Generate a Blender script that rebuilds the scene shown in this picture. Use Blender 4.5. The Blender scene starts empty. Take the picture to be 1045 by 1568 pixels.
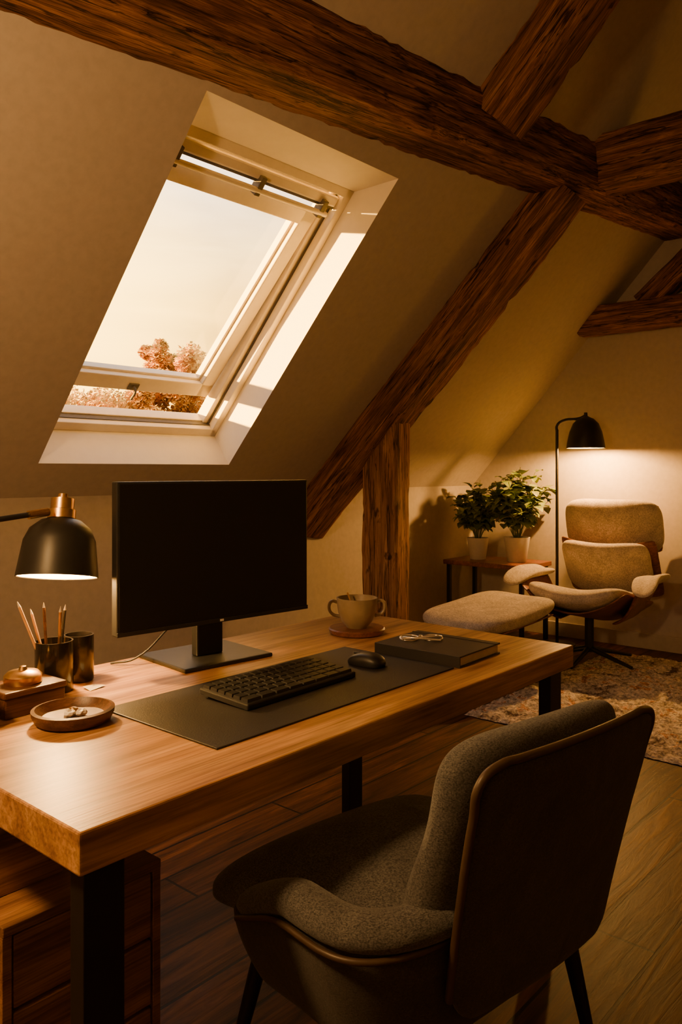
import bpy, bmesh, math, random
from mathutils import Vector, Matrix, Euler
random.seed(7)
S=bpy.context.scene
T48=math.tan(math.radians(48)); S48=math.sin(math.radians(48)); C48=math.cos(math.radians(48))

# ------------------------------------------------------------------ materials
def newmat(name):
    m=bpy.data.materials.new(name); m.use_nodes=True
    nt=m.node_tree; b=nt.nodes['Principled BSDF']
    return m,nt,b
def nd(nt,t,**kw):
    n=nt.nodes.new(t)
    for k,v in kw.items():
        if k.startswith('i_'): n.inputs[k[2:].replace('_',' ')].default_value=v
        else: setattr(n,k,v)
    return n
def coords(nt,scale=(1,1,1),rot=(0,0,0),kind='Object'):
    tc=nd(nt,'ShaderNodeTexCoord'); mp=nd(nt,'ShaderNodeMapping')
    mp.inputs['Scale'].default_value=scale; mp.inputs['Rotation'].default_value=rot
    nt.links.new(tc.outputs[kind],mp.inputs['Vector']); return mp.outputs['Vector']
def noise(nt,vec,scale,detail=6,dist=0,rough=.55):
    n=nd(nt,'ShaderNodeTexNoise'); n.inputs['Scale'].default_value=scale; n.inputs['Detail'].default_value=detail
    n.inputs['Distortion'].default_value=dist; n.inputs['Roughness'].default_value=rough
    nt.links.new(vec,n.inputs['Vector']); return n.outputs['Fac']
def ramp(nt,fac,stops):
    r=nd(nt,'ShaderNodeValToRGB'); cr=r.color_ramp
    while len(cr.elements)<len(stops): cr.elements.new(.5)
    for e,(p,c) in zip(cr.elements,stops):
        e.position=p; e.color=(*c,1) if len(c)==3 else c
    nt.links.new(fac,r.inputs['Fac']); return r.outputs['Color']
def mixc(nt,a,b,fac,mode='MIX'):
    m=nd(nt,'ShaderNodeMix',data_type='RGBA',blend_type=mode)
    if isinstance(fac,(int,float)): m.inputs[0].default_value=fac
    else: nt.links.new(fac,m.inputs[0])
    for s,i in ((a,6),(b,7)):
        if isinstance(s,tuple): m.inputs[i].default_value=(*s,1)
        else: nt.links.new(s,m.inputs[i])
    return m.outputs[2]
def bump(nt,b,h,strength=.3,dist=.01):
    n=nd(nt,'ShaderNodeBump'); n.inputs['Strength'].default_value=strength; n.inputs['Distance'].default_value=dist
    nt.links.new(h,n.inputs['Height']); nt.links.new(n.outputs['Normal'],b.inputs['Normal'])
def plain(name,col,rough=.5,metal=0,var=.08,bscale=60,bstr=.08):
    m,nt,b=newmat(name)
    v=coords(nt); f=noise(nt,v,bscale,4)
    c=ramp(nt,f,[(.3,tuple(x*(1-var) for x in col)),(.7,tuple(min(1,x*(1+var)) for x in col))])
    nt.links.new(c,b.inputs['Base Color'])
    b.inputs['Roughness'].default_value=rough; b.inputs['Metallic'].default_value=metal
    bump(nt,b,f,bstr,.002)
    return m
def wood(name,dark,mid,light,axis='X',grain=14,scale=2.2,rough=.5,cracks=0,bstr=.25,spec=.5,dist=.8,fine=.66,bd=.005):
    m,nt,b=newmat(name)
    def st(a,g): return {'X':(a,g,g),'Y':(g,a,g),'Z':(g,g,a)}[axis]
    f=noise(nt,coords(nt,st(1,grain)),scale,8,dist,.6)
    ff=noise(nt,coords(nt,st(1.5,grain*5)),scale*1.6,4,.3,.6)
    f2=noise(nt,coords(nt,st(.5,3)),scale*.8,3,1.2)
    c=ramp(nt,f,[(.32,dark),(.5,mid),(.68,light)])
    c2=ramp(nt,f2,[(.3,(.6,.6,.6)),(.7,(1.15,1.1,1.05))])
    c=mixc(nt,c,c2,1.0,'MULTIPLY')
    c3=ramp(nt,ff,[(.36,(fine,fine*.95,fine*.9)),(.58,(1.12,1.12,1.12))])
    c=mixc(nt,c,c3,1.0,'MULTIPLY')
    mm=nd(nt,'ShaderNodeMath',operation='ADD'); nt.links.new(f,mm.inputs[0]); nt.links.new(ff,mm.inputs[1]); h=mm.outputs[0]
    if cracks:
        f3=noise(nt,coords(nt,st(.3,6)),scale*1.5,5,.35)
        k=ramp(nt,f3,[(.482,(1,1,1)),(.497,(0,0,0)),(.507,(0,0,0)),(.520,(1,1,1))])
        kk=mixc(nt,(.10,.09,.08),(1,1,1),k)
        c=mixc(nt,c,kk,cracks,'MULTIPLY')
        # knots and worm spots
        sp_=noise(nt,coords(nt,st(.8,1.6)),9,3,.2)
        k2=ramp(nt,sp_,[(.30,(.25,.22,.2)),(.36,(1,1,1))])
        c=mixc(nt,c,k2,1.0,'MULTIPLY')
        m2=nd(nt,'ShaderNodeMath',operation='ADD'); nt.links.new(h,m2.inputs[0]); nt.links.new(k,m2.inputs[1]); h=m2.outputs[0]
    nt.links.new(c,b.inputs['Base Color']); b.inputs['Roughness'].default_value=rough
    b.inputs['Specular IOR Level'].default_value=spec
    bump(nt,b,h,bstr,bd)
    return m
def fabric(name,a,bcol,scale=260,rough=.95,bstr=.5):
    m,nt,b=newmat(name)
    v=coords(nt); f=noise(nt,v,scale,3); g=noise(nt,v,11,5,.6)
    va=coords(nt,(1,1,6)); fa=noise(nt,va,scale*.6,2)
    mm=nd(nt,'ShaderNodeMath',operation='ADD'); nt.links.new(f,mm.inputs[0]); nt.links.new(fa,mm.inputs[1])
    h=nd(nt,'ShaderNodeMath',operation='MULTIPLY'); nt.links.new(mm.outputs[0],h.inputs[0]); h.inputs[1].default_value=.5
    c=ramp(nt,h.outputs[0],[(.38,a),(.62,bcol)])
    c2=ramp(nt,g,[(.3,(.75,.75,.75)),(.7,(1.12,1.12,1.12))])
    c=mixc(nt,c,c2,1.0,'MULTIPLY')
    nt.links.new(c,b.inputs['Base Color']); b.inputs['Roughness'].default_value=rough
    b.inputs['Sheen Weight'].default_value=.15; b.inputs['Specular IOR Level'].default_value=.2
    b1=nd(nt,'ShaderNodeBump'); b1.inputs['Strength'].default_value=.35; b1.inputs['Distance'].default_value=.012
    nt.links.new(g,b1.inputs['Height'])
    b2=nd(nt,'ShaderNodeBump'); b2.inputs['Strength'].default_value=bstr; b2.inputs['Distance'].default_value=.003
    nt.links.new(h.outputs[0],b2.inputs['Height']); nt.links.new(b1.outputs['Normal'],b2.inputs['Normal'])
    nt.links.new(b2.outputs['Normal'],b.inputs['Normal'])
    return m
def emis(name,col,strength):
    m,nt,b=newmat(name); b.inputs['Base Color'].default_value=(*col,1)
    b.inputs['Emission Color'].default_value=(*col,1); b.inputs['Emission Strength'].default_value=strength
    return m

M_plaster=plain('plaster',(.48,.425,.365),.92,0,.06,28,.45)
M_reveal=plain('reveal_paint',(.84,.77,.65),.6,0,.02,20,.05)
M_frame=plain('window_frame_paint',(.80,.70,.52),.4,0,.03,30,.05)
M_seal=plain('window_seal',(.10,.085,.065),.6)
M_beam=wood('old_oak_beam',(.085,.034,.012),(.30,.130,.042),(.54,.27,.095),'X',12,2.4,.75,.9,.8,.25,.5,.42,.012)
M_post=wood('old_oak_post',(.15,.070,.027),(.38,.195,.082),(.56,.32,.15),'X',12,2.2,.75,.8,.8,.25,.5,.5,.010)
M_oak=wood('oak_desk_top',(.27,.130,.042),(.48,.262,.090),(.64,.385,.150),'X',10,1.6,.40,0,.10,.45,.6,.66)
M_cab=wood('oak_cabinet',(.17,.078,.03),(.31,.16,.062),(.43,.235,.095),'X',14,2.4,.5,0,.15)
M_dwood=wood('walnut',(.05,.02,.008),(.11,.045,.018),(.17,.075,.03),'X',14,4,.4,0,.1)
M_saucer=wood('cherry_wood',(.12,.042,.015),(.22,.08,.03),(.30,.12,.05),'X',14,4,.4,0,.1)
M_black=plain('black_metal',(.018,.017,.016),.42,.3,.1)
M_blackp=plain('black_plastic',(.012,.012,.012),.45,0,.1)
M_gloss=plain('black_glazed',(.012,.010,.009),.16,0,.1,40,.02)
M_key=plain('keycap_plastic',(.02,.02,.02),.38,0,.1)
M_brass=plain('brushed_brass',(.72,.46,.18),.28,1,.06,90,.1)
M_silver=plain('polished_nickel',(.9,.8,.66),.30,.8,.04,90,.1)
M_ceram=plain('stoneware',(.29,.225,.145),.35,0,.15,25,.05)
M_white=plain('white_ceramic',(.62,.58,.52),.4,0,.04)
M_mat=plain('desk_mat_leather',(.018,.016,.015),.5,0,.1,300,.3)
M_screen=plain('screen_glass',(.006,.006,.006),.32,0,.05)
M_gray=fabric('grey_tweed',(.032,.033,.035),(.150,.148,.146),330)
M_gray2=fabric('charcoal_fabric',(.024,.021,.018),(.068,.058,.048),330)
M_pipe=plain('leather_piping',(.06,.036,.02),.45)
M_linen=fabric('linen_fabric',(.34,.29,.24),(.64,.56,.47),140,.95,.35)
M_leaf,nt,b=newmat('leaf')
b.inputs['Roughness'].default_value=.5
v=coords(nt); c=ramp(nt,noise(nt,v,9,3),[(.3,(.05,.12,.012)),(.7,(.30,.34,.035))]); nt.links.new(c,b.inputs['Base Color'])
M_soil=plain('soil',(.03,.02,.012),.95)
M_page=plain('paper_pages',(.5,.44,.36),.8)
M_pencil=plain('pencil_wood',(.45,.26,.10),.5)
M_bulb=emis('warm_bulb',(1,.62,.25),25)
M_globe=emis('fill_globe_glow',(1,.52,.17),255)  # glow for the added fill pendant, out of view
M_innershade=plain('shade_lining',(.9,.76,.52),.5)
# floor
M_floor,nt,b=newmat('floor_planks')
v=coords(nt)
br=nd(nt,'ShaderNodeTexBrick'); br.offset=.37; br.inputs['Scale'].default_value=1
br.inputs['Brick Width'].default_value=1.7; br.inputs['Row Height'].default_value=.165; br.inputs['Mortar Size'].default_value=.005
br.inputs['Color1'].default_value=(.5,.5,.5,1); br.inputs['Color2'].default_value=(1.3,1.3,1.3,1); br.inputs['Mortar'].default_value=(.04,.04,.04,1)
nt.links.new(v,br.inputs['Vector'])
vg=coords(nt,(1,11,11)); fg=noise(nt,vg,2.2,8,.9,.65)
cg=ramp(nt,fg,[(.35,(.028,.010,.003)),(.5,(.095,.034,.0105)),(.66,(.20,.078,.025))])
c=mixc(nt,cg,br.outputs['Color'],1.0,'MULTIPLY'); nt.links.new(c,b.inputs['Base Color'])
b.inputs['Roughness'].default_value=.46; b.inputs['Specular IOR Level'].default_value=.22
hm=nd(nt,'ShaderNodeMath',operation='SUBTRACT'); nt.links.new(fg,hm.inputs[0]); nt.links.new(br.outputs['Fac'],hm.inputs[1])
bump(nt,b,hm.outputs[0],.4,.005)
# rug
M_rug,nt,b=newmat('shaggy_rug')
v=coords(nt); f=noise(nt,v,5,8,1.0,.7); f2=noise(nt,v,45,4)
c=ramp(nt,f,[(.36,(.12,.07,.05)),(.43,(.52,.43,.33)),(.55,(.78,.68,.55)),(.61,(.55,.24,.09)),(.70,(.45,.36,.29))])
c2=ramp(nt,f2,[(.35,(.4,.4,.4)),(.62,(1.2,1.2,1.2))])
c=mixc(nt,c,c2,1.0,'MULTIPLY'); nt.links.new(c,b.inputs['Base Color']); b.inputs['Roughness'].default_value=1; bump(nt,b,f2,1,.02)
# glass
M_glass=bpy.data.materials.new('window_glass'); M_glass.use_nodes=True; nt=M_glass.node_tree; nt.nodes.clear()
o=nd(nt,'ShaderNodeOutputMaterial'); t=nd(nt,'ShaderNodeBsdfTransparent'); g=nd(nt,'ShaderNodeBsdfGlossy'); g.inputs['Roughness'].default_value=.02
mx=nd(nt,'ShaderNodeMixShader'); mx.inputs[0].default_value=.04
nt.links.new(t.outputs[0],mx.inputs[1]); nt.links.new(g.outputs[0],mx.inputs[2]); nt.links.new(mx.outputs[0],o.inputs[0])
M_tree=plain('tree_foliage',(.62,.36,.045),.9,0,.4,.8,.1)  # golden base colour has sunset light and haze mixed in
M_ground=plain('meadow',(.05,.04,.015),.95,0,.2,.5,.1)

# ------------------------------------------------------------------ builders
def link(ob,parent=None):
    S.collection.objects.link(ob)
    if parent: ob.parent=parent
    return ob
def group(name,loc=(0,0,0),rz=0):
    e=bpy.data.objects.new(name,None); e.empty_display_size=.1; e.location=loc; e.rotation_euler=(0,0,rz)
    return link(e)
def meshob(name,bm,mats,parent=None,loc=(0,0,0),rot=(0,0,0),smooth=False):
    me=bpy.data.meshes.new(name); bmesh.ops.recalc_face_normals(bm,faces=bm.faces); bm.to_mesh(me); bm.free()
    if not isinstance(mats,(list,tuple)): mats=[mats]
    for m in mats: me.materials.append(m)
    ob=bpy.data.objects.new(name,me); ob.location=loc; ob.rotation_euler=rot
    if smooth:
        for p in me.polygons: p.use_smooth=True
    return link(ob,parent)
def addbox(bm,lo,hi,mi=0):
    vs=[bm.verts.new((x,y,z)) for x in (lo[0],hi[0]) for y in (lo[1],hi[1]) for z in (lo[2],hi[2])]
    fs=[(0,1,3,2),(4,6,7,5),(0,4,5,1),(2,3,7,6),(0,2,6,4),(1,5,7,3)]
    for f in fs:
        fc=bm.faces.new([vs[i] for i in f]); fc.material_index=mi
    return vs
def bev(ob,w=.004,seg=2):
    m=ob.modifiers.new('Bevel','BEVEL'); m.width=w; m.segments=seg; m.limit_method='ANGLE'; return ob
def box(name,lo,hi,mat,parent=None,bw=.003,loc=(0,0,0),rot=(0,0,0)):
    c=Vector([(a+b_)/2 for a,b_ in zip(lo,hi)]); h=Vector([(b_-a)/2 for a,b_ in zip(lo,hi)])
    bm=bmesh.new(); addbox(bm,-h,h)
    R=Euler(rot).to_matrix()
    ob=meshob(name,bm,mat,parent,Vector(loc)+R@c,rot)
    if bw: bev(ob,bw)
    return ob
def lathe(name,prof,mat,parent=None,loc=(0,0,0),rot=(0,0,0),seg=48,cap=True,smooth=True):
    bm=bmesh.new(); rings=[]
    for r,z in prof:
        if r<1e-5: rings.append([bm.verts.new((0,0,z))])
        else: rings.append([bm.verts.new((r*math.cos(2*math.pi*i/seg),r*math.sin(2*math.pi*i/seg),z)) for i in range(seg)])
    for a,b_ in zip(rings,rings[1:]):
        for i in range(seg):
            j=(i+1)%seg
            if len(a)==1 and len(b_)==1: continue
            if len(a)==1: bm.faces.new((a[0],b_[i],b_[j]))
            elif len(b_)==1: bm.faces.new((a[i],a[j],b_[0]))
            else: bm.faces.new((a[i],a[j],b_[j],b_[i]))
    ob=meshob(name,bm,mat,parent,loc,rot,smooth)
    m=ob.modifiers.new('es','EDGE_SPLIT'); m.split_angle=math.radians(40)
    return ob
def tube(name,pts,r,mat,parent=None,cyclic=False,smooth=True,res=6,loc=(0,0,0),rot=(0,0,0)):
    cu=bpy.data.curves.new(name,'CURVE'); cu.dimensions='3D'; cu.bevel_depth=r; cu.bevel_resolution=4; cu.use_fill_caps=True
    if smooth:
        sp=cu.splines.new('BEZIER'); sp.bezier_points.add(len(pts)-1)
        for bp,p in zip(sp.bezier_points,pts):
            bp.co=p; bp.handle_left_type='AUTO'; bp.handle_right_type='AUTO'
    else:
        sp=cu.splines.new('POLY'); sp.points.add(len(pts)-1)
        for bp,p in zip(sp.points,pts): bp.co=(*p,1)
    sp.use_cyclic_u=cyclic; cu.resolution_u=res
    cu.materials.append(mat)
    ob=bpy.data.objects.new(name,cu); ob.location=loc; ob.rotation_euler=rot
    return link(ob,parent)
def rod(name,a,b_,r1,r2,mat,parent=None,seg=20):
    a=Vector(a); b_=Vector(b_); d=b_-a; L=d.length
    ob=lathe(name,[(0,0),(r1,0),(r2,L),(0,L)],mat,parent,a,(0,0,0),seg)
    ob.rotation_euler=d.to_track_quat('Z','Y').to_euler(); return ob
def cushion(name,size,mat,parent=None,loc=(0,0,0),rot=(0,0,0),n=6,m=3,cuts=14,deform=None,sub=1):
    bm=bmesh.new(); bmesh.ops.create_cube(bm,size=2)
    bmesh.ops.subdivide_edges(bm,edges=bm.edges[:],cuts=cuts,use_grid_fill=True)
    for v in bm.verts:
        x,y,z=(abs(c) for c in v.co)
        L=((x**n+y**n)**(m/n)+z**m)**(1/m)
        v.co/=L
        v.co=Vector((v.co.x*size[0]/2,v.co.y*size[1]/2,v.co.z*size[2]/2))
        if deform: v.co=Vector(deform(v.co))
    ob=meshob(name,bm,mat,parent,loc,rot,True)
    if sub: s=ob.modifiers.new('sub','SUBSURF'); s.levels=sub; s.render_levels=sub
    return ob
def surf(name,fn,nu,nv,mat,thick,parent=None,loc=(0,0,0),rot=(0,0,0),offset=0,sub=1):
    bm=bmesh.new(); g=[[bm.verts.new(fn(i/nu,j/nv)) for j in range(nv+1)] for i in range(nu+1)]
    for i in range(nu):
        for j in range(nv): bm.faces.new((g[i][j],g[i+1][j],g[i+1][j+1],g[i][j+1]))
    ob=meshob(name,bm,mat,parent,loc,rot,True)
    so=ob.modifiers.new('so','SOLIDIFY'); so.thickness=thick; so.offset=offset
    if sub: s=ob.modifiers.new('sub','SUBSURF'); s.levels=sub; s.render_levels=sub
    return ob
def beam(name,p0,p1,w,h,mat,side,rough=.006,parent=None):
    """hewn timber: p0->p1 is the centre line, side = direction of width"""
    p0=Vector(p0);p1=Vector(p1); ax=(p1-p0); L=ax.length; ax.normalize()
    sd=Vector(side); sd=(sd-ax*sd.dot(ax)).normalized(); up=ax.cross(sd)
    bm=bmesh.new(); n=max(6,int(L/.05)); rings=[]
    per=[]
    k=5
    cs=[(-1,-1),(1,-1),(1,1),(-1,1)]
    for a in range(4):
        (x0,y0),(x1,y1)=cs[a],cs[(a+1)%4]
        for t in range(k): per.append((x0+(x1-x0)*t/k,y0+(y1-y0)*t/k))
    cr=.945
    rnd=random.Random(len(name)*13)
    ph=[rnd.random()*6 for _ in range(len(per))]
    for i in range(n+1):
        x=L*i/n; ring=[]
        for q,(a,b_) in enumerate(per):
            c=cr if (abs(a)==1 and abs(b_)==1) else 1
            da=rough*(math.sin(x*2.1+ph[q])+.4*math.sin(x*8.3+ph[q]*2)+rnd.uniform(-.3,.3))
            if abs(a)==1 and abs(b_)==1: da-=abs(rnd.gauss(0,rough*.9))
            ring.append(bm.verts.new((x,a*c*(w/2+da),b_*c*(h/2+da))))
        rings.append(ring)
    K=len(per)
    for a,b_ in zip(rings,rings[1:]):
        for i in range(K): bm.faces.new((a[i],a[(i+1)%K],b_[(i+1)%K],b_[i]))
    bm.faces.new(rings[0]); bm.faces.new(rings[-1])
    ob=meshob(name,bm,mat,parent)
    ob.matrix_world=Matrix(((ax.x,sd.x,up.x,p0.x),(ax.y,sd.y,up.y,p0.y),(ax.z,sd.z,up.z,p0.z),(0,0,0,1)))
    return ob

# ------------------------------------------------------------------ room shell
XL,XR=-1.5,5.85; YK,ZK=3.6,1.17; YR=.6; ZR=ZK+(YK-YR)*T48; YF=2*YR-YK
box('floor',(XL,YF,-.1),(XR,YK,0),M_floor,None,0)
box('wall_back',(XL,YK,0),(XR,YK+.12,ZK+.05),M_plaster,None,0)
box('wall_front',(XL,YF-.12,0),(XR,YF,ZK+.05),M_plaster,None,0)
def gable(name,x0,x1):
    prof=[(YF,0),(YK,0),(YK,ZK),(YR,ZR),(YF,ZK)]
    bm=bmesh.new(); a=[bm.verts.new((x0,y,z)) for y,z in prof]; b_=[bm.verts.new((x1,y,z)) for y,z in prof]
    bm.faces.new(a); bm.faces.new(b_)
    for i in range(5): j=(i+1)%5; bm.faces.new((a[i],a[j],b_[j],b_[i]))
    return meshob(name,bm,M_plaster)
gable('wall_right',XR,XR+.12); gable('wall_left',XL-.12,XL)
# slope with skylight opening; local frame u(X) v(down slope) w(outward)
P0=Vector((1.85,2.25,ZK+(YK-2.25)*T48))
def Lw(u,v,w): return P0+Vector((u,C48*v+S48*w,-S48*v+C48*w))
OW,OV=1.15,1.80
vr=-(2.25-YR)/C48; vk=(YK-2.25)/C48
def rect(u0,u1,v0,v1,w): return [Lw(u0,v0,w),Lw(u1,v0,w),Lw(u1,v1,w),Lw(u0,v1,w)]
loops=[rect(XL-1.85,XR-1.85,vr,vk,0),rect(0,OW,0,OV,0),rect(0,OW,.18,1.76,.2),rect(0,OW,.18,1.76,.34),rect(XL-1.85,XR-1.85,vr,vk+.2,.34)]
bm=bmesh.new(); LV=[[bm.verts.new(p) for p in l] for l in loops]
for k,(a,b_) in enumerate(zip(LV,LV[1:])):
    for i in range(4):
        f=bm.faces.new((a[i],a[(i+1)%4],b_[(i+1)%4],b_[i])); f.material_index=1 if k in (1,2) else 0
meshob('ceiling_back_slope',bm,[M_plaster,M_reveal])
bm=bmesh.new()
a=[(XL,YF,ZK),(XR,YF,ZK),(XR,YR,ZR),(XL,YR,ZR)]
n=Vector((0,-S48,C48))*.3
A=[bm.verts.new(p) for p in a]; B=[bm.verts.new(Vector(p)+n) for p in a]
bm.faces.new(A); bm.faces.new(B)
for i in range(4): bm.faces.new((A[i],A[(i+1)%4],B[(i+1)%4],B[i]))
meshob('ceiling_front_slope',bm,M_plaster)
box('baseboard_right',(XR-.018,YF,0),(XR,YK-.02,.11),M_plaster,None,.003)
box('baseboard_back',(XL,YK-.018,0),(XR-.02,YK,.11),M_plaster,None,.003)

# ------------------------------------------------------------------ skylight window
win=group('window_1'); win.matrix_world=Matrix(((1,0,0,P0.x),(0,C48,S48,P0.y),(0,-S48,C48,P0.z),(0,0,0,1)))
def wb(name,lo,hi,mat,bw=.004): return box(name,lo,hi,mat,win,bw)
V0,V1=.18,1.76
for nm,lo,hi in (('frame_left',(0,V0,.20),(.045,V1,.33)),('frame_right',(OW-.045,V0,.20),(OW,V1,.33)),
                 ('frame_head',(0,V0,.20),(OW,V0+.045,.33)),('frame_sill',(0,V1-.05,.20),(OW,V1,.33))):
    wb(nm,lo,hi,M_frame)
for nm,lo,hi in (('seal_right',(OW-.052,V0+.05,.245),(OW-.045,V1-.05,.252)),('seal_left',(.045,V0+.05,.245),(.052,V1-.05,.252))):
    wb(nm,lo,hi,M_seal,0)
wb('frame_step_right',(OW-.085,V0+.045,.255),(OW-.045,V1-.05,.33),M_frame)
wb('frame_step_left',(.045,V0+.045,.255),(.085,V1-.05,.33),M_frame)
wb('frame_step_sill',(.045,V1-.062,.265),(OW-.045,V1-.05,.33),M_frame)
wb('sill_seal',(.045,V1-.055,.235),(OW-.045,V1-.05,.265),M_seal,0)
sash=bpy.data.objects.new('sash',None); link(sash,win); sash.location=(0,.36,.27); sash.rotation_euler=(math.radians(3.0),0,0)
a0,a1=.095,OW-.095; SL=1.21
for nm,lo,hi in (('stile_left',(a0,0,-.02),(a0+.075,SL,.05)),('stile_right',(a1-.085,0,-.02),(a1,SL,.05)),
                 ('top_rail',(a0,0,-.02),(a1,.08,.05)),('bottom_rail',(a0,SL-.09,-.02),(a1,SL,.05))):
    ob=box(nm,lo,hi,M_frame,sash,.006)
for nm,lo,hi in (('bead_left',(a0+.075,.08,.01),(a0+.09,SL-.09,.05)),('bead_right',(a1-.10,.08,.01),(a1-.085,SL-.09,.05)),('bead_bottom',(a0+.09,SL-.105,.01),(a1-.10,SL-.09,.05))):
    box(nm,lo,hi,M_frame,sash,.003)
box('glass_pane',(a0+.075,.08,.025),(a1-.085,SL-.09,.030),M_glass,sash,0)
tube('bottom_latch',[(.55,SL-.03,-.02),(.55,SL-.03,-.05),(.55,SL+.03,-.055)],.007,M_seal,sash)
box('latch_plate',(.52,SL-.05,-.028),(.58,SL-.01,-.018),M_seal,sash,.002)
wb('vent_bar',(.05,V0+.06,.215),(OW-.05,V0+.115,.25),M_frame,.01)
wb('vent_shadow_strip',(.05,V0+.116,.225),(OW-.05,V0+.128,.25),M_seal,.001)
tube('vent_handle',[(.10,V0+.155,.20),(OW-.10,V0+.155,.20)],.014,M_frame,win)
for i,u in enumerate((.14,.60,OW-.14)): 
    wb('vent_bracket_%d'%(i+1),(u-.015,V0+.09,.19),(u+.015,V0+.18,.24),M_seal)
wb('vent_slat',(.06,V0+.045,.27),(OW-.06,V0+.07,.30),M_seal,.002)

# ------------------------------------------------------------------ timbers
def yc(z): return YK-(z-ZK)/T48
def zb(x): return 2.63+(x-1.10)*.066
pw,phh=.28,.30
def pc(x): z=zb(x); return (x,yc(z)-pw/2+.01,z+phh/2)
beam('purlin_beam',pc(-1.5),pc(5.84),pw,phh,M_beam,(0,1,0),.0045)
rw,rh=.23,.24
def rc(x,y): 
    z=ZK+(YK-y)*T48; return Vector((x,y,z))-Vector((0,S48,C48))*(rh/2-.015)
beam('rafter_beam',rc(3.86,3.75),rc(4.12,2.02),rw,rh,M_beam,(1,0,0),.004)
beam('rafter_beam.001',rc(3.27,1.96),rc(3.42,.75),.23,.22,M_beam,(1,0,0),.004)
beam('tie_beam',(4.40,2.05,3.03),(4.40,-1.0,3.03),.26,.31,M_beam,(1,0,0),.005)
post=beam('timber_post',(3.935,3.05,0),(3.935,3.05,1.45),.17,.26,M_post,(1,0,0),.003)
for v in post.data.vertices:      # top cut on the slant of the rafter it carries
    yw=3.05+v.co.z
    top=ZK+(YK-yw)*T48-(rh-.015)/C48+.006
    if v.co.x>.9: v.co.x=.9+(v.co.x-.9)*(top-.9)/.55
beam('tie_beam.001',(5.72,2.62,2.41),(5.72,-1.3,2.41),.2,.2,M_beam,(1,0,0),.004)
beam('collar_strut_beam',(5.72,2.1,2.48),(5.72,.9,3.5),.15,.17,M_beam,(1,0,0),.004)

# ------------------------------------------------------------------ desk
D=group('desk')
DX0,DX1,DY0,DY1=.65,2.37,1.09,2.0
box('desk_top',(DX0,DY0,.682),(DX1,DY1,.75),M_oak,D,.004)
for i,(x,y) in enumerate(((DX0+.025,DY0+.03),(DX1-.10,DY0+.03),(DX0+.025,DY1-.07),(DX1-.10,DY1-.07))):
    box('leg_%d'%(i+1),(x,y,0),(x+.075,y+.04,.682),M_black,D,.002)
for i,x in enumerate((DX0+.035,DX1-.09)):
    box('leg_rail_%d'%(i+1),(x,DY0+.07,.65),(x+.05,DY1-.07,.682),M_black,D,.002)
C=group('drawer_cabinet',(0,0,0))
cx0,cx1,cy0,cy1,cz=.684,1.02,1.40,1.86,.477
box('carcass',(cx0,cy0+.02,.02),(cx1,cy1,cz-.02),M_dwood,C,.002)
box('top_panel',(cx0-.004,cy0-.004,cz-.02),(cx1+.004,cy1,cz),M_cab,C,.002)
box('side_panel_1',(cx0-.004,cy0-.002,.02),(cx0+.014,cy1,cz-.02),M_cab,C,.001)
box('side_panel_2',(cx1-.014,cy0-.002,.02),(cx1+.004,cy1,cz-.02),M_cab,C,.001)
for i in range(3):
    z0=.035+i*.142
    box('drawer_front_%d'%(i+1),(cx0+.018,cy0,z0),(cx1-.018,cy0+.02,z0+.134),M_cab,C,.003)
box('plinth',(cx0+.02,cy0+.03,0),(cx1-.02,cy1-.02,.02),M_black,C,0)
box('wooden_storage_box',(.70,1.50,cz),(.86,1.80,cz+.12),M_cab,None,.004)

# ------------------------------------------------------------------ desk things
ZT=.75
K=group('desk_mat'); 
box('mat_sheet',(1.02,1.21,ZT),(1.87,1.61,ZT+.004),M_mat,K,.0015)
mo=group('computer_monitor',(1.50,1.77,ZT),math.radians(-6))
box('screen_housing',(-.325,-.012,.115),(.325,.018,.52),M_blackp,mo,.004)
box('screen_panel',(-.319,-.0145,.128),(.319,-.011,.514),M_screen,mo,.001)
box('bezel_chin',(-.325,-.015,.115),(.325,-.011,.127),M_blackp,mo,.001)
box('logo_mark',(-.006,-.0162,.118),(.006,-.0148,.124),M_white,mo,0)
box('back_housing',(-.16,.018,.17),(.16,.05,.42),M_blackp,mo,.01)
box('stand_neck',(-.045,.045,.012),(.045,.075,.30),M_blackp,mo,.004)
box('stand_base',(-.15,-.06,0),(.15,.20,.012),M_blackp,mo,.004)
tube('monitor_cable',[(.0,.08,.18),(-.10,.10,.10),(-.20,.12,.02),(-.25,.17,.005)],.003,M_blackp,mo)
kb=group('keyboard',(1.415,1.43,ZT+.004),math.radians(1))
kt=math.radians(3)
box('keyboard_base',(-.195,-.085,0),(.195,.085,.016),M_blackp,kb,.004,(0,0,.004),(kt,0,0))
bm=bmesh.new()
rows=[15,14,14,13,12,8]
for r in range(6):
    y0=-.078+(5-r)*.0265; n=rows[r]; w=.378/n
    for i in range(n):
        x0=-.189+i*w; g=.0016
        vs=addbox(bm,(x0+g,y0+g,0),(x0+w-g,y0+.0265-g,.007))
        for v in vs:
            if v.co.z>.001: 
                v.co.x+= -.0015 if v.co.x>x0+w/2 else .0015; v.co.y+= -.0015 if v.co.y>y0+.013 else .0015
k_=meshob('keycaps',bm,M_key,kb,(0,0,.020),(kt,0,0))
ms=group('computer_mouse',(1.73,1.41,ZT+.004),math.radians(8))
def md(p): 
    z=max(p.z,-.012); 
    return (p.x*(1-.12*(p.y/.055)),p.y,(z+.012)*(1-.25*(p.y/.055)**2-.1*(p.y/.055)))
cushion('mouse_body',(.064,.112,.05),M_blackp,ms,(0,0,0),(0,0,0),3,2.4,10,md)
box('mouse_wheel',(-.004,.02,.028),(.004,.04,.034),M_key,ms,.002)
nb=group('notebook',(1.995,1.35,ZT),math.radians(2))
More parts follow.
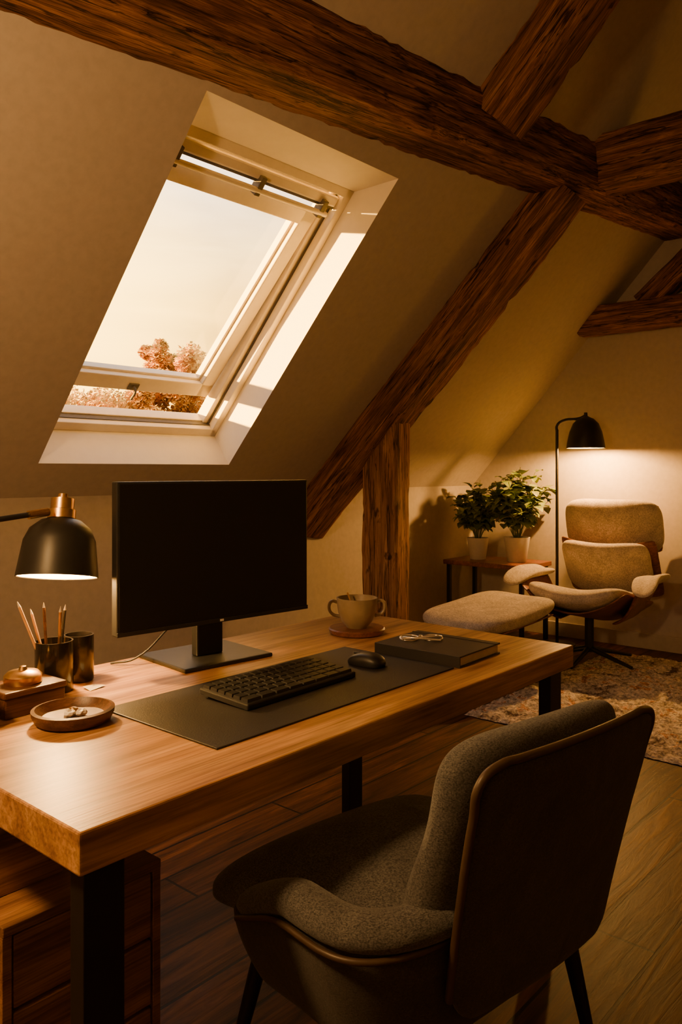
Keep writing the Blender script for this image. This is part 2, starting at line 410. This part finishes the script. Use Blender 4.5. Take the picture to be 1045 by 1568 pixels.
box('pages',(-.112,-.142,.004),(.112,.142,.028),M_page,nb,.001)
box('cover_lower',(-.117,-.147,0),(.117,.147,.004),M_mat,nb,.001)
box('cover_upper',(-.117,-.147,.028),(.117,.147,.033),M_mat,nb,.001)
box('spine',(-.119,-.147,0),(-.114,.147,.033),M_mat,nb,.001)
box('elastic_strap',(.085,-.148,.0325),(.091,.148,.0342),M_blackp,nb,0)
gl=group('eyeglasses',(1.995,1.41,ZT+.0355),math.radians(-48))
for sgn in (-1,1):
    pts=[(sgn*.036+.028*math.cos(t),.022*math.sin(t),.003+.004*math.sin(t)) for t in [i*math.pi/4 for i in range(8)]]
    tube('rim_%s'%('l' if sgn<0 else 'r'),pts,.0028,M_silver,gl,True)
tube('bridge',[(-.009,.004,.004),(0,.010,.008),(.009,.004,.004)],.0024,M_silver,gl)
tube('temple_l',[(-.063,.005,.004),(-.045,-.028,.010),(.055,-.040,.004)],.0029,M_silver,gl)
tube('temple_r',[(.063,.005,.006),(.045,-.020,.012),(-.060,-.034,.006)],.0029,M_silver,gl)
sc=group('saucer',(2.06,1.72,ZT))
lathe('saucer_dish',[(0,0),(.082,0),(.092,.006),(.095,.018),(.091,.022),(0,.022)],M_saucer,sc)
cp=group('coffee_cup',(2.055,1.715,ZT+.0225),math.radians(-45))
lathe('cup_body',[(0,0),(.034,0),(.038,.006),(.052,.022),(.064,.052),(.068,.085),(.069,.100),(.065,.100),(.062,.080),(.055,.045),(.035,.02),(0,.016)],M_ceram,cp)
lathe('coffee',[(0,.078),(.0615,.078)],M_dwood,cp)
for s_ in (-1,1):
    tube('handle_%d'%(1 if s_<0 else 2),[(s_*.066,0,.085),(s_*.085,0,.088),(s_*.094,0,.068),(s_*.082,0,.045),(s_*.059,0,.038)],.0055,M_ceram,cp)
rod('teaspoon',(0.0,.01,.02),(-.03,.03,.112),.002,.003,M_brass,cp)
ds=group('incense_dish',(.93,1.585,ZT))
lathe('dish_bowl',[(0,0),(.070,0),(.080,.006),(.087,.02),(.088,.030),(.080,.032),(.074,.022),(.066,.014),(0,.012)],M_dwood,ds)
random.seed(3)
def chunk(name,loc,s,mat,par):
    bm=bmesh.new(); bmesh.ops.create_icosphere(bm,subdivisions=2,radius=s)
    for v in bm.verts: v.co=Vector((v.co.x*random.uniform(.8,1.3),v.co.y*random.uniform(.7,1.1),v.co.z*random.uniform(.5,.9)))
    return meshob(name,bm,mat,par,loc)
chunk('stone_1',(-.01,.0,.02),.013,M_white,ds); chunk('stone_2',(.012,-.012,.02),.012,M_white,ds); chunk('stone_3',(.008,.014,.022),.010,M_brass,ds)
pcg=group('pencil_cup',(1.03,1.845,ZT))
lathe('cup_body',[(0,0),(.044,0),(.046,.003),(.046,.125),(.042,.125),(.042,.006),(0,.006)],M_gloss,pcg)
pens=[((-.01,-.01),(-.075,.03,.215),M_pencil),((.0,.01),(-.035,.045,.19),M_pencil),((.01,.0),(.0,-.03,.20),M_brass),((.015,.012),(.035,.01,.195),M_blackp),((-.015,.0),(-.012,.028,.205),M_dwood)]
for i,((x,y),e,m_) in enumerate(pens):
    a=Vector((x,y,.01)); e=Vector(e); dirn=(e-a).normalized()
    rod('pencil_%d'%(i+1),a,e,.0038,.0038,m_,pcg,8); rod('pencil_tip_%d'%(i+1),e,e+dirn*.014,.0038,.0006,M_page,pcg,8)
p2=group('pen_holder',(1.125,1.89,ZT))
lathe('holder_body',[(0,0),(.036,0),(.038,.003),(.038,.12),(.034,.12),(.034,.006),(0,.006)],M_gloss,p2)
kx=group('keepsake_box',(.905,1.76,ZT),math.radians(3))
box('box_body',(-.075,-.055,0),(.075,.055,.045),M_dwood,kx,.004)
box('box_lid',(-.078,-.058,.045),(.078,.058,.060),M_dwood,kx,.004)
lathe('brass_tin',[(0,.060),(.040,.060),(.042,.064),(.042,.078),(.034,.086),(.01,.090),(.007,.098),(0,.10)],M_brass,kx)
box('wax_box',(.72,1.66,ZT),(.80,1.78,ZT+.075),M_dwood,None,.004)
bm=bmesh.new(); vs=[bm.verts.new(p) for p in ((0,0,.001),(.05,.01,.004),(.045,.05,.001),(.0,.035,.006))]; bm.faces.new(vs)
meshob('paper_note',bm,M_page,None,(1.085,1.77,ZT))

# desk lamp
dl=group('desk_lamp',(0,0,0))
lx,ly=1.086,1.93
lathe('lamp_base',[(0,0),(.075,0),(.08,.006),(.078,.018),(.02,.024),(.0,.024)],M_black,dl,(.745,1.90,ZT))
rod('lamp_pole',(.745,1.90,ZT+.02),(.745,1.90,1.165),.009,.009,M_black,dl)
tube('lamp_arm',[(.745,1.90,1.155),(.86,1.91,1.172),(1.04,ly,1.19)],.007,M_black,dl)
rod('arm_joint',(1.005,ly-.004,1.186),(1.06,ly,1.192),.011,.011,M_brass,dl)
hd=bpy.data.objects.new('lamp_head',None); link(hd,dl); hd.location=(lx,ly,1.02)
hd.rotation_euler=Matrix.Rotation(math.radians(-12),3,Vector((.656,-.755,0))).to_euler()
sh=[(.030,.155),(.052,.149),(.078,.127),(.092,.095),(.098,.05),(.103,.012),(.104,0)]
lathe('lamp_shade',sh+[(r-.003,z-.0) for r,z in reversed(sh[1:])]+[(.028,.150)],M_black,hd)
lathe('shade_lining',[(r-.0045,z-.001 if z>0 else z+.002) for r,z in sh],M_innershade,hd)
lathe('brass_neck',[(0,.155),(.036,.155),(.036,.178),(.030,.180),(.030,.208),(.014,.210),(.012,.221),(0,.223)],M_brass,hd)
lathe('light_bulb',[(0,.055),(.014,.06),(.024,.075),(.024,.09),(.012,.115),(.012,.15),(0,.15)],M_bulb,hd)

# ------------------------------------------------------------------ desk chair
ch=group('upholstered_armchair',(1.435,.985,0),math.radians(-8))
def seatd(p):
    x,y,z=p
    z+= .018*(1-(x/.33)**2) if z>0 else 0
    if y>0: z-= .055*(y/.27)**3
    return (x*(1+.13*y/.27),y,z)
cushion('seat_cushion',(.61,.54,.13),M_gray,ch,(-.060,.065,.425),(math.radians(2),0,0),6,2.6,16,seatd)
def bucket(u,v):
    if u<.22: k=u/.22; x=-1; y=.15-.23*k
    elif u>.78: k=(1-u)/.22; x=1; y=.15-.23*k
    else:
        a=math.pi*(1+(u-.22)/.56); x=math.copysign(abs(math.cos(a))**.5,math.cos(a)); y=-.08-.16*abs(math.sin(a))**.7
    side=min(u,1-u)
    k=min(1,side/.16); k=k*k*(3-2*k)
    top=.440+.070*k
    z=.28+(top-.28)*v
    flare=.84+.16*math.sin(v*math.pi/2)
    xr=.355 if x<0 else .325
    return (x*xr*flare-.035,y*(.9+.1*v)+.02*(1-k)*v,z)
surf('arm_shell',bucket,44,8,M_gray2,.045,ch)
def under(u,v): return ((u-.5)*(.50 if v<.55 else .50+.08*(v-.55)/.45)-.045,-.17+.44*v,.335-.02*math.sin(u*math.pi)*math.sin(v*math.pi))
surf('seat_underside',under,10,10,M_gray2,.05,ch)
def roll(name,f,n,rx,rz,mat,par):
    bm=bmesh.new(); rings=[]
    P=[Vector(f(i/n)) for i in range(n+1)]
    for i in range(n+1):
        t=(P[min(n,i+1)]-P[max(0,i-1)]).normalized(); s=t.cross(Vector((0,0,1))).normalized(); up=s.cross(t)
        e=min(i,n-i)/n; k=min(1,(e/.05))**.5 if e<.05 else 1; k=max(k,.05)
        rings.append([bm.verts.new(P[i]+s*(rx*k*math.cos(a))+up*(rz*k*math.sin(a))) for a in [2*math.pi*q/14 for q in range(14)]])
    for a,b_ in zip(rings,rings[1:]):
        for q in range(14): bm.faces.new((a[q],a[(q+1)%14],b_[(q+1)%14],b_[q]))
    bm.faces.new(rings[0]); bm.faces.new(rings[-1])
    return meshob(name,bm,mat,par,(0,0,0),(0,0,0),True)
def armtop(u):
    p=bucket(u,1.0); return (p[0]*.97,p[1]+.012*max(0,-p[1]/.24),p[2]-.002)
roll('arm_roll',armtop,44,.048,.030,M_gray,ch)
tube('arm_seam',[(bucket(i/24,.88)[0]*1.08-.003,bucket(i/24,.88)[1]*1.07-.004,bucket(i/24,.88)[2]) for i in range(1,24)],.006,M_pipe,ch)
def backp(u,v,off=0):
    hw=.245+.030*min(1,v*1.3)
    x=(u-.5)*2
    zz=.33+.485*v
    rr=max(0,abs(x)-.8)/.2; zz-= .020*rr*rr*v; zz+=.05*(rr*rr)*(1-v)
    y=-.245-.095*v**1.1+.018*x*x - off
    return (x*hw+.008,y,zz)
surf('back_shell',lambda u,v: backp(u,v,.03),24,12,M_gray2,.022,ch)
per=[backp(0,i/6,.03) for i in range(7)]+[backp(i/12,1,.03) for i in range(1,13)]+[backp(1,1-i/6,.03) for i in range(1,7)]
tube('back_piping',per,.008,M_pipe,ch)
def backc(p):
    x,y,z=p
    v=(z/.46)+.5
    X=x/.29
    tilt=-.105*v+.018*X*X
    fold=.010*math.sin(v*9+1.5*X)*(1 if y>0 else .2)
    return (x*(1.0-.055*v)+.008,y+tilt+fold,z)
bc=cushion('back_cushion',(.575,.455,.135),M_gray,ch,(0,0,0),(0,0,0),6,2.4,16,None)
for v in bc.data.vertices:
    x,y,z=v.co; p=backc(Vector((x,-z,y))); v.co=Vector((p[0],p[1]-.185,p[2]+.603))
for i,(x,y) in enumerate(((-.29,.20),(.22,.20),(-.25,-.18),(.22,-.18))):
    rod('leg_%d'%(i+1),(x,y,.34),(x*1.22,y*1.3,0),.020,.012,M_black,ch)
for i,s_ in enumerate((-1,1)):
    rod('side_bar_%d'%(i+1),(s_*.250-.03,.215,.25),(s_*.24-.01,-.195,.25),.013,.013,M_saucer,ch)
rod('front_bar',(-.29,.205,.30),(.225,.205,.30),.012,.012,M_black,ch)

# ------------------------------------------------------------------ rug
bm=bmesh.new(); nx,ny=120,110; rx0,rx1,ry0,ry1=3.62,5.55,.55,2.28
random.seed(5)
g=[[None]*(ny+1) for _ in range(nx+1)]
for i in range(nx+1):
    for j in range(ny+1):
        e=min(i,nx-i,j,ny-j); z=.004 if e==0 else .014+random.uniform(-.008,.008)
        g[i][j]=bm.verts.new((rx0+(rx1-rx0)*i/nx+random.uniform(-.006,.006),ry0+(ry1-ry0)*j/ny+random.uniform(-.006,.006),z))
for i in range(nx):
    for j in range(ny): bm.faces.new((g[i][j],g[i+1][j],g[i+1][j+1],g[i][j+1]))
meshob('shag_rug',bm,M_rug,None,(0,0,0),(0,0,0),True)

# ------------------------------------------------------------------ lounge chair (faces -X)
lc=group('lounge_chair',(5.13,2.26,0.018),math.radians(94))
def slab(name,w,h,t,loc,tilt,mat,par,curve=.06,tuft=0,n=5,cb=0):
    def df(p):
        x,y,z=p
        z2=z+curve*(x/(w/2))**2+cb*(y/(h/2))**2
        if tuft and z>0:
            z2-=tuft*(math.exp(-(y/(.018))**2))
        return (x,y,z2)
    return cushion(name,(w,h,t),mat,par,loc,(tilt,0,0),n,2.5,16,df)
slab('seat_cushion',.62,.64,.15,(0,.07,.405),math.radians(12),M_linen,lc,.07,.008)
slab('back_cushion',.62,.42,.13,(0,-.33,.585),math.radians(60),M_linen,lc,.07,.01)
slab('head_cushion',.70,.43,.16,(0,-.47,.865),math.radians(74),M_linen,lc,.06,0,4)
def shellf(w,h,c):
    return lambda u,v: ((u-.5)*w,(v-.5)*h,c*((u-.5)*2)**2)
surf('seat_shell',shellf(.70,.66,.16),14,6,M_saucer,.016,lc,(0,.02,.30),(math.radians(12),0,0))
surf('back_shell',shellf(.68,.48,.09),14,6,M_saucer,.014,lc,(0,-.42,.555),(math.radians(60),0,0))
surf('head_shell',shellf(.62,.36,.06),14,6,M_saucer,.014,lc,(0,-.57,.85),(math.radians(74),0,0))
for i,s_ in enumerate((-1,1)):
    def ad(p,s_=s_): return (p[0]+s_*.03*max(0,p[1]/.25),p[1],p[2]-.06*max(0,(p[1])/.24)**2+.02*abs(p[0])/.08)
    cushion('armrest_%d'%(i+1),(.17,.56,.06),M_linen,lc,(s_*.40,-.01,.565),(math.radians(3),math.radians(-s_*10),0),4,2.5,12,ad)
    surf('arm_shell_%d'%(i+1),lambda u,v,s_=s_: (s_*(.17+.22*v**.7),-.26+.48*u*(.62+.38*v),.27+.26*v**1.3),10,10,M_saucer,.018,lc)
rod('pedestal',(0,-.03,.06),(0,-.03,.30),.03,.03,M_black,lc)
for i in range(5):
    a=math.radians(90+72*i); 
    rod('foot_%d'%(i+1),(0,-.03,.085),(.33*math.cos(a),-.03+.33*math.sin(a),.013),.018,.011,M_black,lc)
ot=group('ottoman',(4.34,2.55,0),math.radians(82))
slab('ottoman_cushion',.60,.79,.15,(0,0,.395),math.radians(-6),M_linen,ot,.03,.0,4,.02)
surf('ottoman_shell',shellf(.54,.66,.07),14,6,M_saucer,.014,ot,(0,0,.305),(math.radians(-6),0,0))
rod('pedestal',(0,0,.05),(0,0,.30),.025,.025,M_black,ot)
for i in range(4):
    a=math.radians(45+90*i); rod('foot_%d'%(i+1),(0,0,.07),(.24*math.cos(a),.24*math.sin(a),.012),.016,.010,M_black,ot)

st=group('side_table',(0,0,0))
box('table_top',(5.25,2.80,.565),(5.70,3.50,.60),M_saucer,st,.004)
for i,(x,y) in enumerate(((5.27,2.82),(5.65,2.82),(5.27,3.45),(5.65,3.45))): box('leg_%d'%(i+1),(x,y,0),(x+.03,y+.03,.565),M_black,st,.002)
box('shelf',(5.28,2.83,.20),(5.67,3.47,.22),M_dwood,st,.002)

def plant(name,loc,pr,ph_,spread,height,nst,seed,per=12,ls=.055):
    rnd=random.Random(seed); G=group(name,loc)
    lathe('pot',[(0,0),(pr*.68,0),(pr*.72,.004),(pr,ph_),(pr*.9,ph_),(pr*.86,ph_-.015),(0,ph_-.015)],M_white,G)
    lathe('soil',[(0,ph_-.012),(pr*.86,ph_-.012)],M_soil,G)
    bm=bmesh.new()
    for s_ in range(nst):
        a=rnd.uniform(0,2*math.pi); rr=spread*math.sqrt(rnd.random()); H=height*rnd.uniform(.55,1)*(1-.35*(rr/spread)**2)
        tip=Vector((rr*math.cos(a),rr*math.sin(a),ph_+H)); base=Vector((.02*math.cos(a),.02*math.sin(a),ph_-.01))
        mid=Vector((tip.x*.35,tip.y*.35,ph_+H*.6))
        prev=None
        for k in range(7):
            t=k/6; p=base*(1-t)**2+mid*2*t*(1-t)+tip*t*t
            q=[bm.verts.new(p+Vector((.0025*math.cos(w),.0025*math.sin(w),0))) for w in (0,2.1,4.2)]
            if prev:
                for w in range(3): bm.faces.new((prev[w],prev[(w+1)%3],q[(w+1)%3],q[w]))
            prev=q
        for k in range(per):
            t=rnd.uniform(.3,1); p=base*(1-t)**2+mid*2*t*(1-t)+tip*t*t
            b1=rnd.uniform(0,2*math.pi); el=rnd.uniform(-.6,.7); L=ls*rnd.uniform(.7,1.35); W=L*.42
            d=Vector((math.cos(b1)*math.cos(el),math.sin(b1)*math.cos(el),math.sin(el))); sdv=d.cross(Vector((0,0,1))).normalized(); n_=sdv.cross(d)
            p0=p+d*.012; pts=[]
            for (f,wd,dz) in ((0,.0,0),(.25,.8,.05),(.55,1,.04),(.8,.6,-.05),(1,.0,-.16)):
                c_=p0+d*(f*L)+n_*(dz*L); pts.append((c_-sdv*W*wd+n_*W*.25*wd,c_,c_+sdv*W*wd+n_*W*.25*wd))
            vv=[[bm.verts.new(x) for x in tr] for tr in pts]
            for x in range(4):
                for y in range(2):
                    try: bm.faces.new((vv[x][y],vv[x+1][y],vv[x+1][y+1],vv[x][y+1]))
                    except: pass
    me=bpy.data.meshes.new('foliage'); bm.to_mesh(me); bm.free(); me.materials.append(M_leaf)
    for p in me.polygons: p.use_smooth=True
    link(bpy.data.objects.new('foliage',me),G)
plant('potted_plant',(5.44,3.30,.60),.085,.17,.23,.46,36,1,14,.075)
plant('potted_plant.001',(5.48,2.98,.60),.10,.19,.27,.57,42,2,14,.08)

fl=group('floor_lamp',(5.50,2.66,0))
lathe('base',[(0,0),(.13,0),(.135,.008),(.13,.02),(.015,.028),(0,.028)],M_black,fl)
rod('pole',(0,0,.02),(0,0,1.60),.011,.011,M_black,fl)
e=Vector((.05,-.20,0))
tube('gooseneck',[(0,0,1.58),(0,0,1.63),(e.x*.25,e.y*.2,1.665),(e.x*.8,e.y*.8,1.68),(e.x,e.y,1.70)],.010,M_black,fl)
sh2=[(.03,.225),(.055,.215),(.09,.18),(.115,.12),(.13,.05),(.137,0)]
lathe('shade',sh2+[(r-.004,z) for r,z in reversed(sh2[1:])],M_black,fl,(e.x,e.y,1.46))
lathe('shade_lining',[(r-.006,z-.001 if z>0 else .002) for r,z in sh2],M_innershade,fl,(e.x,e.y,1.46))
lathe('shade_cap',[(0,.262),(.012,.26),(.014,.235),(.034,.224),(.034,.215),(0,.21)],M_black,fl,(e.x,e.y,1.46))
lathe('light_bulb',[(0,.06),(.02,.07),(.03,.09),(.03,.105),(.014,.14),(.014,.20),(0,.20)],M_bulb,fl,(e.x,e.y,1.46))

# added pendant globe, out of view, gives the room warm fill light
plx,ply=.05,1.40
pl=group('added_fill_pendant',(plx,ply,0))
lathe('globe',[(0,1.70),(.05,1.708),(.085,1.74),(.10,1.80),(.085,1.86),(.05,1.89),(.03,1.895)],M_globe,pl)
lathe('cap',[(.032,1.89),(.034,1.92),(.012,1.94),(0,1.94)],M_brass,pl)
rod('cord',(0,0,1.93),(0,0,ZK+(YK-ply)*T48),.004,.004,M_black,pl,8)

# ------------------------------------------------------------------ outside
def tree(name,loc,h,r,seed,n_=12000):
    rnd=random.Random(seed); G=group(name,loc)
    rod('trunk',(0,0,0),(0,0,h*.6),r*.09,r*.05,M_dwood,G,10)
    cl_=[]
    for i in range(60):
        a=rnd.uniform(0,6.283); el=math.asin(rnd.uniform(-.6,1)); k=rnd.uniform(.35,.85)
        cl_.append((Vector((r*k*math.cos(a)*math.cos(el),r*k*math.sin(a)*math.cos(el),h*.70+h*.30*k*math.sin(el))),rnd.uniform(.22,.42)*r*.7))
    V=[];F=[]
    for i in range(n_):
        c_,cr_=cl_[i%60]
        q=Vector((rnd.gauss(0,1),rnd.gauss(0,1),rnd.gauss(0,1))).normalized()*cr_*rnd.random()**.35
        p=c_+q; s=rnd.uniform(.05,.13)
        u_=Vector((rnd.gauss(0,1),rnd.gauss(0,1),rnd.gauss(0,1))).normalized(); w_=u_.orthogonal().normalized()
        b0=len(V); V+=[p-u_*s,p+w_*s*.6,p+u_*s,p-w_*s*.6]; F.append((b0,b0+1,b0+2,b0+3))
    me=bpy.data.meshes.new('canopy'); me.from_pydata(V,[],F); me.materials.append(M_tree)
    link(bpy.data.objects.new('canopy',me),G)
tree('garden_tree',(18.6,24.9,-3),9.9,1.9,1,20000)
tree('garden_tree.001',(22.5,27,-3),7.9,3,2)
tree('garden_tree.002',(15.0,28,-3),7.6,3,3)
tree('garden_tree.003',(10.5,29,-3),7.6,3,4)
tree('garden_tree.004',(19.5,30,-3),8.2,3,5)
box('meadow_ground',(-40,6,-3.2),(80,90,-3),M_ground,None,0)

# ------------------------------------------------------------------ light
W=bpy.data.worlds.new('sunset_sky'); S.world=W; W.use_nodes=True; nt=W.node_tree
bg=nt.nodes['Background']
tc=nd(nt,'ShaderNodeTexCoord'); sp=nd(nt,'ShaderNodeSeparateXYZ'); nt.links.new(tc.outputs['Generated'],sp.inputs[0])
skc=ramp(nt,sp.outputs['Z'],[(0,(1,.38,.03)),(.14,(1,.48,.05)),(.20,(1,.58,.11)),(.27,(1,.72,.33)),(.35,(.86,.78,.68)),(.8,(.42,.50,.62))])
mp=nd(nt,'ShaderNodeMapping'); mp.inputs['Scale'].default_value=(2,2,9); nt.links.new(tc.outputs['Generated'],mp.inputs[0])
cl=noise(nt,mp.outputs[0],2.2,6,.4)
clc=ramp(nt,cl,[(.35,(.62,.60,.66)),(.65,(1.12,1.08,1.02))])
skc=mixc(nt,skc,clc,1.0,'MULTIPLY')
dp=nd(nt,'ShaderNodeVectorMath',operation='DOT_PRODUCT'); nt.links.new(tc.outputs['Generated'],dp.inputs[0]); dp.inputs[1].default_value=Vector((.48,.95,.20)).normalized()
gl_=ramp(nt,dp.outputs['Value'],[(.88,(0,0,0)),(.97,(.6,.30,.03)),(1,(2.6,1.5,.22))])
skc=mixc(nt,skc,gl_,1.0,'ADD')
nt.links.new(skc,bg.inputs['Color']); bg.inputs['Strength'].default_value=3.4
def light(name,kind,loc,energy,col,size=.05,**kw):
    l=bpy.data.lights.new(name,kind); l.energy=energy; l.color=col
    if kind=='POINT': l.shadow_soft_size=size
    ob=bpy.data.objects.new(name,l); ob.location=loc; link(ob); return ob
su=light('evening_sun','SUN',(0,8,6),60,(1,.50,.07)); su.data.angle=math.radians(1.5)
su.rotation_euler=Vector((.80,-.58,-.14)).to_track_quat('-Z','Y').to_euler()
dlt=light('desk_lamp_light','POINT',(0,0,.028),30,(1,.53,.15),.02); dlt.parent=hd
flt=light('floor_lamp_light','POINT',(e.x,e.y,1.485),120,(1,.46,.10),.025); flt.parent=fl

# ------------------------------------------------------------------ camera
cam=bpy.data.cameras.new('camera'); co=bpy.data.objects.new('camera',cam); link(co)
cam.sensor_width=36; cam.lens=28.0; cam.shift_y=-64/1568
fw=Vector((math.cos(math.radians(41)),math.sin(math.radians(41)),0))
co.location=(0,0,1.30); co.rotation_euler=fw.to_track_quat('-Z','Y').to_euler()
cam.clip_start=.05; cam.clip_end=300
S.camera=co
